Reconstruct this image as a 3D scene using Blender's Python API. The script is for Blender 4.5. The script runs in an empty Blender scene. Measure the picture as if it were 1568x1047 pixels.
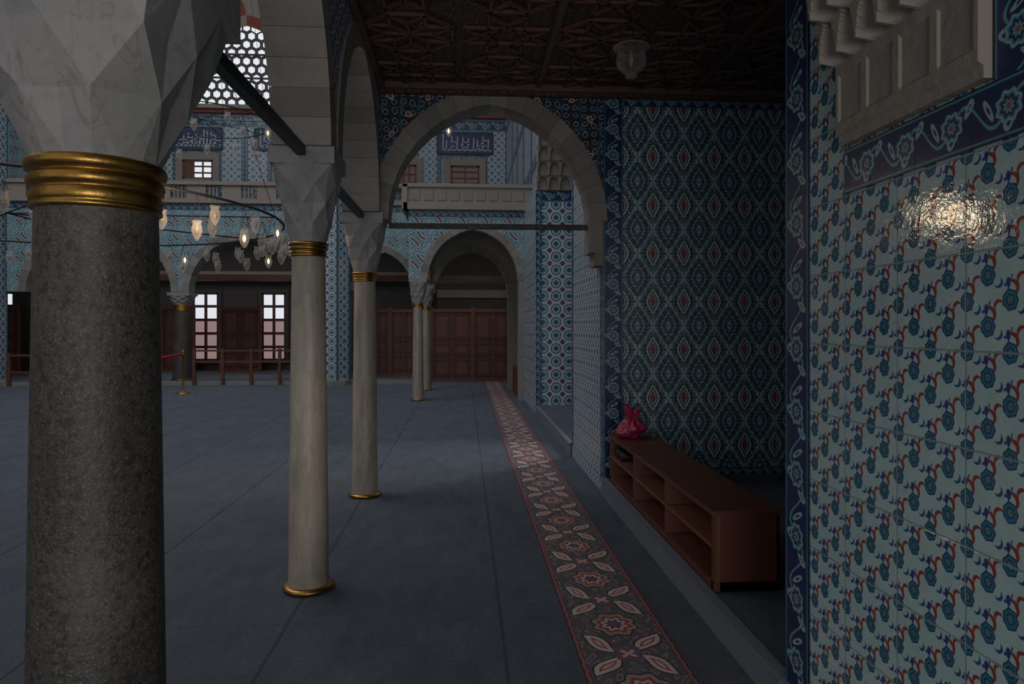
import bpy, math, random
import mathutils
from mathutils import Vector, Matrix
random.seed(7)
PI=math.pi
scene=bpy.context.scene
try:
    scene.view_settings.view_transform='Standard'
    scene.view_settings.look='None'
except Exception: pass

# ------------------------------------------------------------------ shader DSL
NT=None
class E:
    def __init__(s,o): s.o=o
    def __add__(s,b): return m('ADD',s,b)
    __radd__=__add__
    def __sub__(s,b): return m('SUBTRACT',s,b)
    def __rsub__(s,b): return m('SUBTRACT',b,s)
    def __mul__(s,b): return m('MULTIPLY',s,b)
    __rmul__=__mul__
    def __truediv__(s,b): return m('DIVIDE',s,b)
def m(op,*a,clamp=False):
    n=NT.nodes.new('ShaderNodeMath'); n.operation=op; n.use_clamp=clamp
    for i,x in enumerate(a):
        if isinstance(x,E): NT.links.new(x.o,n.inputs[i])
        else: n.inputs[i].default_value=float(x)
    return E(n.outputs[0])
def sq(a): return a*a
def ln(a,b): return m('SQRT',a*a+b*b)
def cos(a): return m('COSINE',a)
def sin(a): return m('SINE',a)
def ab(a): return m('ABSOLUTE',a)
def fr(a): return m('FRACT',a)
def fl(a): return m('FLOOR',a)
def mn(a,b): return m('MINIMUM',a,b)
def mx(a,b): return m('MAXIMUM',a,b)
def pw(a,b): return m('POWER',a,b)
def gt(x,e,w=0.01): return m('MULTIPLY_ADD',x,1.0/w,0.5-e/w,clamp=True)
def lt(x,e,w=0.01): return m('MULTIPLY_ADD',x,-1.0/w,0.5+e/w,clamp=True)
def band(x,c,hw,w=0.01): return lt(ab(x-c),hw,w)
def S(r,g,b):
    f=lambda c:(c/255/12.92) if c/255<=0.04045 else ((c/255+0.055)/1.055)**2.4
    return (f(r),f(g),f(b),1)
def mix(fac,a,b):
    n=NT.nodes.new('ShaderNodeMix'); n.data_type='RGBA'
    if isinstance(fac,E): NT.links.new(fac.o,n.inputs[0])
    else: n.inputs[0].default_value=fac
    for i,x in ((6,a),(7,b)):
        if isinstance(x,E): NT.links.new(x.o,n.inputs[i])
        else: n.inputs[i].default_value=x
    return E(n.outputs[2])
def uv():
    t=NT.nodes.new('ShaderNodeTexCoord'); s=NT.nodes.new('ShaderNodeSeparateXYZ')
    NT.links.new(t.outputs['UV'],s.inputs[0]); return E(s.outputs[0]),E(s.outputs[1])
def vec(x,y,z=0.0):
    c=NT.nodes.new('ShaderNodeCombineXYZ')
    for i,a in enumerate((x,y,z)):
        if isinstance(a,E): NT.links.new(a.o,c.inputs[i])
        else: c.inputs[i].default_value=a
    return E(c.outputs[0])
def objv(sc=(1,1,1)):
    t=NT.nodes.new('ShaderNodeTexCoord'); mp=NT.nodes.new('ShaderNodeMapping')
    mp.inputs['Scale'].default_value=sc
    NT.links.new(t.outputs['Object'],mp.inputs[0]); return E(mp.outputs[0])
def noise(v,scale,detail=4,rough=.55,dist=0):
    n=NT.nodes.new('ShaderNodeTexNoise')
    n.inputs['Scale'].default_value=scale; n.inputs['Detail'].default_value=detail
    n.inputs['Roughness'].default_value=rough; n.inputs['Distortion'].default_value=dist
    NT.links.new(v.o,n.inputs['Vector']); return E(n.outputs['Fac'])
def white(v):
    n=NT.nodes.new('ShaderNodeTexWhiteNoise'); n.noise_dimensions='2D'
    NT.links.new(v.o,n.inputs['Vector'])
    s=NT.nodes.new('ShaderNodeSeparateColor'); NT.links.new(n.outputs['Color'],s.inputs[0])
    return E(s.outputs[0]),E(s.outputs[1])
def island():
    n=NT.nodes.new('ShaderNodeNewGeometry'); return E(n.outputs['Random Per Island'])
def newmat(name,fn,rough=0.6,metal=0,spec=0.5,bumpd=0.01,bumps=1.0,emit=None,estr=1):
    global NT
    mt=bpy.data.materials.new(name); mt.use_nodes=True; NT=mt.node_tree
    p=NT.nodes['Principled BSDF']
    p.inputs['Roughness'].default_value=rough; p.inputs['Metallic'].default_value=metal
    p.inputs['Specular IOR Level'].default_value=spec
    r=fn(); col,h=r[0],r[1]
    if isinstance(col,E): NT.links.new(col.o,p.inputs['Base Color'])
    else: p.inputs['Base Color'].default_value=col
    if len(r)>2: NT.links.new(r[2].o,p.inputs['Roughness'])
    if h is not None:
        b=NT.nodes.new('ShaderNodeBump'); b.inputs['Distance'].default_value=bumpd; b.inputs['Strength'].default_value=bumps
        NT.links.new(h.o,b.inputs['Height']); NT.links.new(b.outputs[0],p.inputs['Normal'])
    if emit:
        p.inputs['Emission Color'].default_value=emit; p.inputs['Emission Strength'].default_value=estr
    return mt

def tilebump(u,v,tw,th,tilt=0.5):
    a=fr(u/tw)-.5; b=fr(v/th)-.5
    r1,r2=white(vec(fl(u/tw),fl(v/th)))
    h=((r1-.5)*a+(r2-.5)*b)*tilt
    h=h+noise(vec(u,v),22,3)*0.12
    g=mx(gt(ab(a),.5-.0025/tw,.002/tw),gt(ab(b),.5-.0025/th,.002/th))
    return h-g*0.15,g
def cells(u,v,cw,ch,ox=0,oy=0):
    return (fr(u/cw+ox)-.5)*cw,(fr(v/ch+oy)-.5)*ch
def f_lily():
    u,v=uv()
    nz=noise(vec(u,v),14,3)
    u0,v0=u,v
    u=u+(noise(vec(u,v),30,2)-.5)*.005
    v=v+(noise(vec(v,u),24,2)-.5)*.005
    CW,CH=.142,.128
    col=mix(nz,S(150,182,186),S(188,206,202))
    for ox,oy in ((0,0),(.5,.5)):
        a,b=cells(u,v,CW,CH,ox,oy)
        st=mn(band(a-sin(b*70)*.006,.0,.0022,.002),gt(b,.018,.003))
        col=mix(st,col,S(44,76,110))
        # comma leaf: thick at the root, thin at the tip
        r1=ln(a+.006,b-.030); r2=ln(a-.004,b-.024)
        cres=mn(lt(r1,.0215,.002),gt(r2,.0215,.002))
        col=mix(cres,col,S(142,62,50))
        r1=ln(a-.036,b+.012); r2=ln(a-.030,b+.020)
        cres=mn(lt(r1,.0160,.002),gt(r2,.0160,.002))
        col=mix(cres,col,S(142,62,50))
        r1=ln(a+.034,b+.020); r2=ln(a+.028,b+.014)
        cres=mn(lt(r1,.014,.002),gt(r2,.0135,.002))
        col=mix(cres,col,S(50,80,124))
        th=m('ARCTAN2',b,a)
        r=ln(a,b*.90)+cos(th*7)*.0012
        col=mix(lt(r,.0240,.002),col,S(34,54,98))
        col=mix(lt(r,.0205,.002),col,S(56,116,132))
        col=mix(lt(r,.0130,.002),col,S(36,62,110))
        col=mix(lt(r,.0090,.002),col,S(70,134,144))
        col=mix(lt(r,.0034,.002),col,S(150,72,60))
        bb=ln(a-.006,(b-.044)*.55)
        col=mix(lt(bb,.0072,.002),col,S(44,64,128))
        col=mix(lt(ln(a-.016,b-.038),.0042,.002),col,S(44,64,128))
    h,g=tilebump(u0,v0,.285,.256,1.3)
    col=mix(g,col,S(140,152,154))
    h=h+noise(vec(u0,v0),75,2)*.06
    return col,h,(nz*.06+.06)
def f_damask():
    u,v=uv()
    w=noise(vec(u,v),9,3)
    PX,PY=.30,.46
    col=mix(w,S(36,52,64),S(54,74,86))
    X=u/PX; Y=v/PY
    g=cos(X*2*PI)+cos(Y*2*PI)
    wob=cos(X*14*PI)*.12+cos(Y*22*PI)*.12
    col=mix(band(g+wob,0,.34,.12),col,S(74,120,134))
    col=mix(band(g+wob*.6,.02,.10,.06),col,S(180,188,182))
    col=mix(band(g+wob*1.5,.62,.08,.06),col,S(160,172,168))
    col=mix(band(g-wob*1.5,-.62,.08,.06),col,S(70,118,144))
    for k,(ox,oy) in enumerate(((.5,.5),(0,0))):
        a=ab((fr(X+ox)-.5)*PX); b=(fr(Y+oy)-.5)*PY; B_=ab(b)
        th=m('ARCTAN2',b,a)
        alm=a/.052+pw(B_/.105,1.5)
        scal=cos(th*14)*.07
        if k==0:
            col=mix(lt(alm+scal,1.35,.08),col,S(62,112,128))
            col=mix(band(alm+scal,1.12,.13,.08),col,S(196,200,190))
            col=mix(lt(alm,.80,.08),col,S(26,42,66))
            col=mix(band(a/.030+pw(B_/.07,1.6),1.0,.16,.1),col,S(186,192,182))
            col=mix(lt(a/.017+pw(B_/.05,1.6),1.0,.14),col,S(160,60,44))
        else:
            col=mix(band(alm+scal*1.6,1.25,.12,.08),col,S(172,180,172))
            col=mix(lt(alm+scal,.85,.08),col,S(50,106,136))
            col=mix(lt(a/.020+pw(B_/.045,1.4),1.0,.14),col,S(184,190,182))
            col=mix(lt(a/.009+pw(B_/.025,1.4),1.0,.2),col,S(140,66,50))
    h,gr=tilebump(u,v,.30,.23,.25)
    return mix(gr*.6,col,S(28,38,44)),h
def f_lattice(cell=.20,dark=S(36,62,104),lightc=S(170,186,190)):
    def f():
        u,v=uv(); k=2*PI/cell
        g=cos(u*k)+cos(v*k)
        g2=cos((u+v)*k*.5*2)*1.0+cos((u-v)*k)
        w=noise(vec(u,v),10,2)
        col=mix(w,lightc,S(150,170,180))
        col=mix(band(g+g2*.35,0,.32,.12),col,dark)
        col=mix(band(g-g2*.25,1.25,.16,.08),col,S(52,110,130))
        col=mix(gt(g,1.80,.08),col,dark)
        col=mix(band(g+g2*.3,-1.3,.14,.08),col,dark)
        col=mix(lt(g,-1.82,.05),col,S(140,60,50))
        h,gr=tilebump(u,v,.25,.25,.4)
        return mix(gr*.5,col,S(90,110,120)),h
    return f
def f_border():
    u,v=uv()
    per=.22
    b=(fr(v/per)-.5)*per
    th=m('ARCTAN2',b,u); r=ln(u,b)+cos(th*8)*.004
    col=mix(noise(vec(u,v),20,2),S(24,38,76),S(34,52,94))
    vine=band(u-sin(v*2*PI/per)*.045,0,.006,.004)
    col=mix(vine,col,S(90,150,160))
    lv=band(ln(u-sin(v*2*PI/per+1.2)*.05,(fr(v/(per/3))-.5)*per/3),.014,.006,.004)
    col=mix(lv,col,S(150,168,174))
    col=mix(lt(r,.046,.004),col,S(78,138,146))
    col=mix(band(r,.040,.003,.003),col,S(150,170,172))
    col=mix(lt(r,.029,.004),col,S(30,48,92))
    col=mix(lt(r,.018,.004),col,S(110,152,154))
    col=mix(lt(r,.008,.003),col,S(150,64,50))
    e=ab(u)
    col=mix(gt(e,.072,.003),col,S(70,132,144))
    col=mix(gt(e,.079,.002),col,S(24,34,64))
    h,gr=tilebump(u+.5,v,1.0,.25,.5)
    return col,h
def f_arab():
    u,v=uv(); k=2*PI/.34
    w=(noise(vec(u,v),5,2)-.5)*.10
    g=cos((u+w)*k)*cos((v-w)*k)
    g3=sin((u+v+w)*k*2.1)*sin((u-v-w)*k*1.9)
    col=mix(noise(vec(u,v),14),S(20,30,50),S(30,44,66))
    col=mix(band(g3,.42,.13,.08),col,S(166,174,162))
    col=mix(band(g,0,.07,.05),col,S(56,96,116))
    col=mix(gt(g,.86,.05),col,S(176,180,166))
    col=mix(gt(g,.95,.02),col,S(140,60,48))
    h,gr=tilebump(u,v,.25,.25,.25)
    return col,h
def f_vine(bg=S(150,172,178),fg=S(52,110,120)):
    def f():
        u,v=uv(); k=2*PI/.5
        g=sin(u*k+sin(v*k)*1.4)*sin(v*k+sin(u*k)*1.4)
        col=mix(noise(vec(u,v),8),bg,S(120,148,158))
        col=mix(band(g,.15,.14,.1),col,fg)
        col=mix(band(g,-.5,.1,.06),col,S(44,66,110))
        col=mix(gt(g,.85,.06),col,S(120,56,50))
        return col,None
    return f
def f_carpet():
    u,v=uv()
    o=vec(u,v)
    n1=noise(o,700,2,.7); n2=noise(o,1.3,6,.65); n3=noise(o,45,5,.75); n4=noise(vec(u*1.0,v*.35),7,5,.7)
    s=fr(u/1.15+.826)
    seam=mx(lt(s,.008,.006),gt(s,.992,.006))
    rr,_=white(vec(fl(u/1.15+.826),1.0))
    row=lt(fr(v/1.25),.02,.012)
    col=mix(n2,S(90,101,114),S(134,143,154))
    col=mix(rr*.30,col,S(106,112,122))
    col=mix(gt(n4,.50,.25)*.40,col,S(76,85,100))
    col=mix(gt(n3,.55,.25)*.50,col,S(62,72,86))
    col=mix(gt(n1,.55,.3)*.30,col,S(144,152,162))
    col=mix(row*.12,col,S(60,70,82))
    col=mix(seam*.45,col,S(50,58,68))
    return col,n1+n3*1.2
def f_runner():
    u,v=uv()
    x=u-.80; per=.66
    wn=noise(vec(u,v),26,3)
    x=x+(wn-.5)*.014
    b=(fr(v/per)-.5)*per
    b2=(fr(v/per+.5)-.5)*per
    pinkc=S(204,186,176); red=S(162,72,70); dk=S(56,52,62); tan=S(164,142,134)
    col=mix(wn,S(86,80,88),S(112,104,108))
    scr=sin(x*70+sin(v*30)*1.5)*sin(v*38+sin(x*50))
    col=mix(band(scr,.55,.17,.1)*.85,col,tan)
    th=m('ARCTAN2',b,x)
    for sx in (-1,1):
        for bb,sg in ((b2,1),(b2,-1)):
            xx=(x-.125*sx); yy=bb-.115*sg
            c_,s_=math.cos(.95*sx*sg),math.sin(.95*sx*sg)
            p=xx*c_+yy*s_; q=yy*c_-xx*s_
            al=ab(q+sin(p*22)*.012)/.046+pw(ab(p)/.115,1.8)
            col=mix(lt(al,1.22,.08),col,dk)
            col=mix(lt(al,1.0,.08),col,pinkc)
            col=mix(lt(al,.45,.1),col,red)
            col=mix(lt(al,.22,.1),col,pinkc)
    rr=ln(x,b*.85)+cos(th*8)*.010
    col=mix(lt(rr,.120,.006),col,dk)
    col=mix(lt(rr,.110,.006),col,tan)
    col=mix(lt(rr,.084,.006),col,red)
    col=mix(lt(rr,.062,.006),col,pinkc)
    col=mix(lt(rr,.042,.006),col,S(70,84,112))
    col=mix(lt(rr,.020,.006),col,red)
    th2=m('ARCTAN2',b2,x); r2=ln(x,b2)+cos(th2*4)*.02
    col=mix(lt(r2,.068,.006),col,S(84,104,128))
    col=mix(lt(r2,.050,.006),col,red)
    col=mix(lt(r2,.028,.006),col,pinkc)
    e=ab(u-.80)
    zig=ab(fr(v/.09)-.5)*.02
    col=mix(gt(e,.222,.003),col,S(72,66,74))
    col=mix(band(e+zig*.6,.238,.008,.003),col,S(164,96,90))
    col=mix(gt(e,.256,.003),col,S(88,94,104))
    n=noise(vec(u,v),500,2); n3=noise(vec(u,v),60,4,.7)
    return mix(gt(n3,.5,.3)*.30,col,S(92,92,102)),n
def f_marble():
    o=objv((1,1,.35)); n=noise(o,5,6,.6,1.2); n2=noise(o,40,4,.7); n3=noise(objv((1,1,.12)),14,5,.7)
    col=mix(n,S(128,119,108),S(178,167,151))
    col=mix(gt(n3,.55,.2)*.5,col,S(100,90,81))
    col=mix(gt(n2,.62,.15)*.4,col,S(92,86,82))
    return col,n2
def f_stone():
    o=objv(); n=noise(o,3,6,.65); n2=noise(o,60,3,.7)
    col=mix(n,S(116,113,110),S(150,146,141))
    col=mix(n2*.25,col,S(100,98,96))
    return col,n2
def f_vous():
    o=objv(); n=noise(o,4,6,.65); r=island()
    col=mix(r,S(116,110,105),S(148,141,133))
    col=mix(gt(n,.55,.3)*.4,col,S(102,97,93))
    return col,noise(o,60,3)
def f_lead():
    o=objv(); n=noise(o,4,6,.6); n2=noise(o,30,3,.7); v=noise(objv((1,1,.4)),6,4,.5,1.0)
    col=mix(n,S(118,117,118),S(156,152,149))
    col=mix(gt(n2,.6,.2)*.3,col,S(98,96,96))
    col=mix(band(v,.5,.006,.008)*.35,col,S(112,84,76))
    return col,n
def f_granite():
    o=objv(); n=noise(o,170,3,.75); n1=noise(o,2.5,5,.6,.6); n3=noise(o,50,4,.7); z=noise(objv((1,1,.15)),22,4)
    col=mix(n1,S(48,43,40),S(80,75,68))
    col=mix(gt(n,.58,.08)*.55,col,S(124,118,110))
    col=mix(lt(n3,.44,.08)*.7,col,S(28,25,23))
    col=mix(gt(z,.58,.1)*.4,col,S(54,40,32))
    col=mix(gt(n1,.60,.1)*.3,col,S(104,100,96))
    return col,n3+n*.4
def f_wood(a=S(92,50,34),b=S(62,32,22),ax=(12,1.2,12)):
    def f():
        o=objv(ax); n=noise(o,3,6,.65,.8); n2=noise(o,14,4,.6)
        return mix(n*.7+n2*.3,a,b),n2
    return f
def f_carved():
    u,v=uv()
    k=2*PI/.16
    w=(noise(vec(u,v),7,3)-.5)*.09
    g=sin((u+w)*k)*sin((v-w)*k)
    n=noise(objv((3,3,3)),12,4)
    col=mix(n,S(74,49,42),S(54,36,31))
    col=mix(band(g,.25,.1,.1)*.6,col,S(100,70,58))
    col=mix(gt(g,.6,.1)*.6,col,S(90,48,40))
    return col,band(g,.25,.15,.2)
def plain(c,n=0.15):
    def f():
        o=objv(); k=noise(o,9,4)
        return mix(k*n,c,(c[0]*.5,c[1]*.5,c[2]*.5,1)),k
    return f

M={}
M['lily']=newmat('lily_tile_glaze',f_lily,rough=.12,bumpd=.010,bumps=.6)
M['damask']=newmat('damask_tile_glaze',f_damask,rough=.32,bumpd=.006,bumps=.5)
M['lattice']=newmat('lattice_tile_glaze',f_lattice(.15,S(36,60,104),S(186,198,202)),rough=.3,bumpd=.008,bumps=.6)
M['lattice2']=newmat('pier_lattice_tile_glaze',f_lattice(.24,S(36,60,96),S(186,198,198)),rough=.3,bumpd=.008,bumps=.5)
M['border']=newmat('border_tile_glaze',f_border,rough=.25,bumpd=.006,bumps=.5)
M['arab']=newmat('arabesque_tile_glaze',f_arab,rough=.35,bumpd=.005)
M['vine']=newmat('vine_tile',f_vine(),rough=.5)
M['vineblue']=newmat('blue_vine_tile',f_vine(S(62,92,124),S(150,170,180)),rough=.5)
M['carpet']=newmat('blue_grey_carpet',f_carpet,rough=.95,spec=.1,bumpd=.010,bumps=.9)
M['stepface']=newmat('pale_grey_carpet_edge',plain(S(112,120,130),.4),rough=.95,spec=.1,bumpd=.004)
M['runner']=newmat('floral_carpet_weave',f_runner,rough=.95,spec=.1,bumpd=.004,bumps=.6)
M['marble']=newmat('veined_marble',f_marble,rough=.45,bumpd=.002)
M['stone']=newmat('grey_stone',f_stone,rough=.8,bumpd=.003)
M['vous']=newmat('voussoir_stone',f_vous,rough=.8,bumpd=.003)
M['lead']=newmat('capital_marble',f_lead,rough=.55,bumpd=.004)
M['granite']=newmat('dark_granite',f_granite,rough=.5,bumpd=.003)
M['gold']=newmat('gilded_brass',lambda:(mix(noise(objv((1,1,6)),30,4),S(190,148,78),S(126,92,46)),noise(objv(),60,3)),rough=.36,metal=1,bumpd=.001)
M['iron']=newmat('green_painted_iron',lambda:(mix(noise(objv(),20,4),S(44,56,58),S(30,38,40)),None),rough=.5,metal=.2)
M['black']=newmat('black_iron',plain(S(24,24,26)),rough=.5)
M['wood']=newmat('reddish_wood',f_wood(S(106,59,40),S(74,41,28)),rough=.45,bumpd=.001)
M['woodx']=newmat('walnut_wood',f_wood(S(106,62,44),S(76,43,31),(2,2,12)),rough=.5,bumpd=.001)
M['wooddk']=newmat('dark_panel_wood',f_wood(S(82,48,35),S(58,33,25),(6,6,1)),rough=.5,bumpd=.001)
M['woodlit']=newmat('lit_shelf_wood',f_wood(S(128,80,56),S(96,57,40),(12,1.2,12)),rough=.5,bumpd=.001)  # lighter copy of the reddish wood; the lit look is in its colour
M['carved']=newmat('carved_ceiling_wood',f_carved,rough=.5,bumpd=.012)
M['rib']=newmat('ceiling_rib_wood',f_wood(S(104,76,64),S(74,51,43),(4,4,4)),rough=.5,bumpd=.002)
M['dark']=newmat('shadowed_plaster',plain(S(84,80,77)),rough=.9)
M['plaster']=newmat('cream_plaster',plain(S(146,136,126)),rough=.9)
M['red']=newmat('red_painted_stone',plain(S(130,66,52)),rough=.8)
M['glow']=newmat('daylit_pane',lambda:(S(120,125,130),None),emit=(.90,.93,1,1),estr=.80)
M['glow2']=newmat('daylit_brick_view',lambda:(mix(gt(fr(uv()[1]*4),.5,.1),S(130,96,92),S(150,124,120)),None),emit=(.80,.56,.54,1),estr=.30)
M['dimpane']=newmat('dim_window_pane',lambda:(S(80,54,48),None),emit=(.75,.50,.45,1),estr=.05)
M['bulb']=newmat('warm_bulb',lambda:(S(255,220,160),None),emit=(1,.72,.42,1),estr=2.2)
M['white']=newmat('white_glaze',plain(S(176,180,182)),rough=.5)
M['frost']=newmat('frosted_bulb',plain(S(130,120,108)),rough=.4)
M['navy']=newmat('navy_glaze',plain(S(30,46,92)),rough=.4)
M['teal']=newmat('teal_glaze',plain(S(48,92,106)),rough=.4)
M['pink']=newmat('magenta_plastic',lambda:(mix(noise(objv(),14,4),S(190,44,90),S(110,26,60)),noise(objv(),30,4)),rough=.3,bumpd=.012)
M['cordred']=newmat('red_velvet',plain(S(150,18,24)),rough=.8)
M['shoe']=newmat('dark_leather',plain(S(40,32,30)),rough=.5)
def glassmat(name,c,base):
    global NT
    mt=bpy.data.materials.new(name); mt.use_nodes=True; NT=mt.node_tree
    p=NT.nodes['Principled BSDF']; out=NT.nodes['Material Output']
    p.inputs['Base Color'].default_value=c; p.inputs['Roughness'].default_value=.08
    t=NT.nodes.new('ShaderNodeBsdfTransparent'); mxn=NT.nodes.new('ShaderNodeMixShader')
    fz=NT.nodes.new('ShaderNodeLayerWeight'); fz.inputs[0].default_value=.30
    f=m('MULTIPLY_ADD',E(fz.outputs[1]),.75,base,clamp=True)
    NT.links.new(f.o,mxn.inputs[0]); NT.links.new(t.outputs[0],mxn.inputs[1]); NT.links.new(p.outputs[0],mxn.inputs[2])
    NT.links.new(mxn.outputs[0],out.inputs[0]); return mt
M['glass']=glassmat('lamp_glass',(.52,.48,.42,1),.18)
M['clear']=glassmat('clear_lamp_glass',(.34,.32,.29,1),.10)

# ------------------------------------------------------------------ mesh builder
class B:
    def __init__(s): s.v=[]; s.f=[]; s.m=[]; s.uv=[]; s.sm=[]; s.mats=[]
    def mi(s,k):
        if k not in s.mats: s.mats.append(k)
        return s.mats.index(k)
    def face(s,pts,mat,uvs=None,smooth=False):
        i=len(s.v); s.v+= [tuple(p) for p in pts]; s.f.append(tuple(range(i,i+len(pts)))); s.m.append(s.mi(mat)); s.uv.append(uvs); s.sm.append(smooth)
    def grid(s,rows,mat,closed=False,smooth=True,uvs=None):
        base=len(s.v); n=len(rows[0])
        for r in rows: s.v+=[tuple(p) for p in r]
        for i in range(len(rows)-1):
            for j in range(n if closed else n-1):
                k=(j+1)%n
                s.f.append((base+i*n+j,base+i*n+k,base+(i+1)*n+k,base+(i+1)*n+j)); s.m.append(s.mi(mat)); s.uv.append(None); s.sm.append(smooth)
    def box(s,x0,x1,y0,y1,z0,z1,mat,skip='',b=0):
        ms=mat if isinstance(mat,dict) else {}
        g=lambda k: ms.get(k,ms.get('d')) if ms else mat
        i=len(s.v)
        s.v+=[(x0,y0,z0),(x1,y0,z0),(x1,y1,z0),(x0,y1,z0),(x0,y0,z1),(x1,y0,z1),(x1,y1,z1),(x0,y1,z1)]
        for k,q in (('-z',(0,3,2,1)),('+z',(4,5,6,7)),('-y',(0,1,5,4)),('+x',(1,2,6,5)),('+y',(2,3,7,6)),('-x',(3,0,4,7))):
            if k in skip.split(): continue
            s.f.append(tuple(i+a for a in q)); s.m.append(s.mi(g(k))); s.uv.append(None); s.sm.append(False)
    def lathe(s,prof,cx,cy,mat,n=32,smooth=True,cz=0,cap=True):
        rows=[[(cx+r*math.cos(2*PI*j/n),cy+r*math.sin(2*PI*j/n),cz+z) for j in range(n)] for r,z in prof]
        s.grid(rows,mat,closed=True,smooth=smooth)
        if cap:
            s.face(rows[-1],mat); s.face(rows[0][::-1],mat)
    def tube(s,pts,r,mat,n=6,smooth=True):
        rows=[]
        P=[Vector(p) for p in pts]
        for i,p in enumerate(P):
            d=(P[min(i+1,len(P)-1)]-P[max(i-1,0)]).normalized()
            up=Vector((0,0,1)) if abs(d.z)<.9 else Vector((1,0,0))
            a=d.cross(up).normalized(); b=d.cross(a)
            rr=r[i] if isinstance(r,(list,tuple)) else r
            rows.append([p+a*rr*math.cos(2*PI*j/n)+b*rr*math.sin(2*PI*j/n) for j in range(n)])
        s.grid(rows,mat,closed=True,smooth=smooth)
        s.face(rows[-1],mat); s.face(rows[0][::-1],mat)
    def strip(s,p,along,across,L,W,nrm,mat,off=.006):
        p=Vector(p);al=Vector(along);ac=Vector(across);n=Vector(nrm)*off
        c=[p-ac*W/2+n,p+ac*W/2+n,p+ac*W/2+al*L+n,p-ac*W/2+al*L+n]
        sc=.17
        s.face(c,mat,[(-sc/2,0),(sc/2,0),(sc/2,L*sc/W),(-sc/2,L*sc/W)])
        d=[q-n for q in c]
        for i in range(4):
            j=(i+1)%4; s.face([c[i],c[j],d[j],d[i]],mat,[(sc/2,0)]*4)
    def obj(s,name,bevel=0):
        me=bpy.data.meshes.new(name); me.from_pydata(s.v,[],s.f); 
        for k in s.mats: me.materials.append(M[k])
        ul=me.uv_layers.new(name='UVMap')
        for p,mi_,sm,uvs in zip(me.polygons,s.m,s.sm,s.uv):
            p.material_index=mi_; p.use_smooth=sm
            if uvs:
                for k,li in enumerate(p.loop_indices): ul.data[li].uv=uvs[k]
            else:
                n=p.normal; ax=max(range(3),key=lambda q:abs(n[q]))
                for li in p.loop_indices:
                    c=me.vertices[me.loops[li].vertex_index].co
                    ul.data[li].uv=(c.y,c.z) if ax==0 else ((c.x,c.z) if ax==1 else (c.x,c.y))
        me.update()
        o=bpy.data.objects.new(name,me); scene.collection.objects.link(o)
        if bevel:
            bv=o.modifiers.new('bevel','BEVEL'); bv.width=bevel; bv.segments=2; bv.limit_method='ANGLE'
        return o

def arch_curve(a,rise,w=0,n=14):
    c=(rise*rise-a*a)/(2*a); R=a+c
    R2=R+w; pk=math.acos(max(-1,min(1,c/R2)))
    return [(-c+R2*math.cos(pk*i/n),R2*math.sin(pk*i/n)) for i in range(n+1)]
def arch_pts(uc,a,zs,rise,w=0,n=14):
    r=arch_curve(a,rise,w,n)
    L=[(uc-abs(x),zs+z) for x,z in r]
    Rr=[(uc+abs(x),zs+z) for x,z in r][::-1]
    return L+Rr[1:]
def arch_wall(b,axis,w0,w1,a0,a1,ztop,bays,mf,mb,stone='vous',ring=.17,n=14,ringout=.012):
    P=(lambda u,w,z:(u,w,z)) if axis=='x' else (lambda u,w,z:(w,u,z))
    prof=[(a0,bays[0][2])]
    for (u0,u1,zs,rise) in bays:
        prof+=arch_pts((u0+u1)/2,(u1-u0)/2,zs,rise,0,n)
    prof.append((a1,bays[-1][2]))
    for i in range(len(prof)-1):
        (ua,za),(ub,zb)=prof[i],prof[i+1]
        if abs(ua-ub)>1e-6:
            b.face([P(ua,w0,za),P(ub,w0,zb),P(ub,w0,ztop),P(ua,w0,ztop)],mf)
            b.face([P(ub,w1,zb),P(ua,w1,za),P(ua,w1,ztop),P(ub,w1,ztop)],mb)
            b.face([P(ua,w0,ztop),P(ub,w0,ztop),P(ub,w1,ztop),P(ua,w1,ztop)],'stone')
        b.face([P(ua,w0,za),P(ua,w1,za),P(ub,w1,zb),P(ub,w0,zb)],'stone')
    for u,z in ((a0,prof[0][1]),(a1,prof[-1][1])):
        b.face([P(u,w0,z),P(u,w1,z),P(u,w1,ztop),P(u,w0,ztop)],'stone')
    for (u0,u1,zs,rise) in bays:
        uc=(u0+u1)/2; a=(u1-u0)/2
        I=arch_pts(uc,a-.012,zs,rise-.012,0,10); O=arch_pts(uc,a-.012,zs,rise-.012,ring,10)
        for i in range(len(I)-1):
            L=lambda p,q,t:(p[0]+(q[0]-p[0])*t,p[1]+(q[1]-p[1])*t)
            i0=L(I[i],I[i+1],.008);i1=L(I[i],I[i+1],.992);o0=L(O[i],O[i+1],.008);o1=L(O[i],O[i+1],.992)
            wa=w0-ringout; wb=w1+ringout
            base=len(b.v)
            b.v+=[P(*x) for x in ((i0[0],wa,i0[1]),(i1[0],wa,i1[1]),(o1[0],wa,o1[1]),(o0[0],wa,o0[1]),(i0[0],wb,i0[1]),(i1[0],wb,i1[1]),(o1[0],wb,o1[1]),(o0[0],wb,o0[1]))]
            for q in ((0,1,2,3),(7,6,5,4),(0,4,5,1),(1,5,6,2),(2,6,7,3),(3,7,4,0)):
                b.f.append(tuple(base+k for k in q)); b.m.append(b.mi(stone)); b.uv.append(None); b.sm.append(False)

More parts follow.
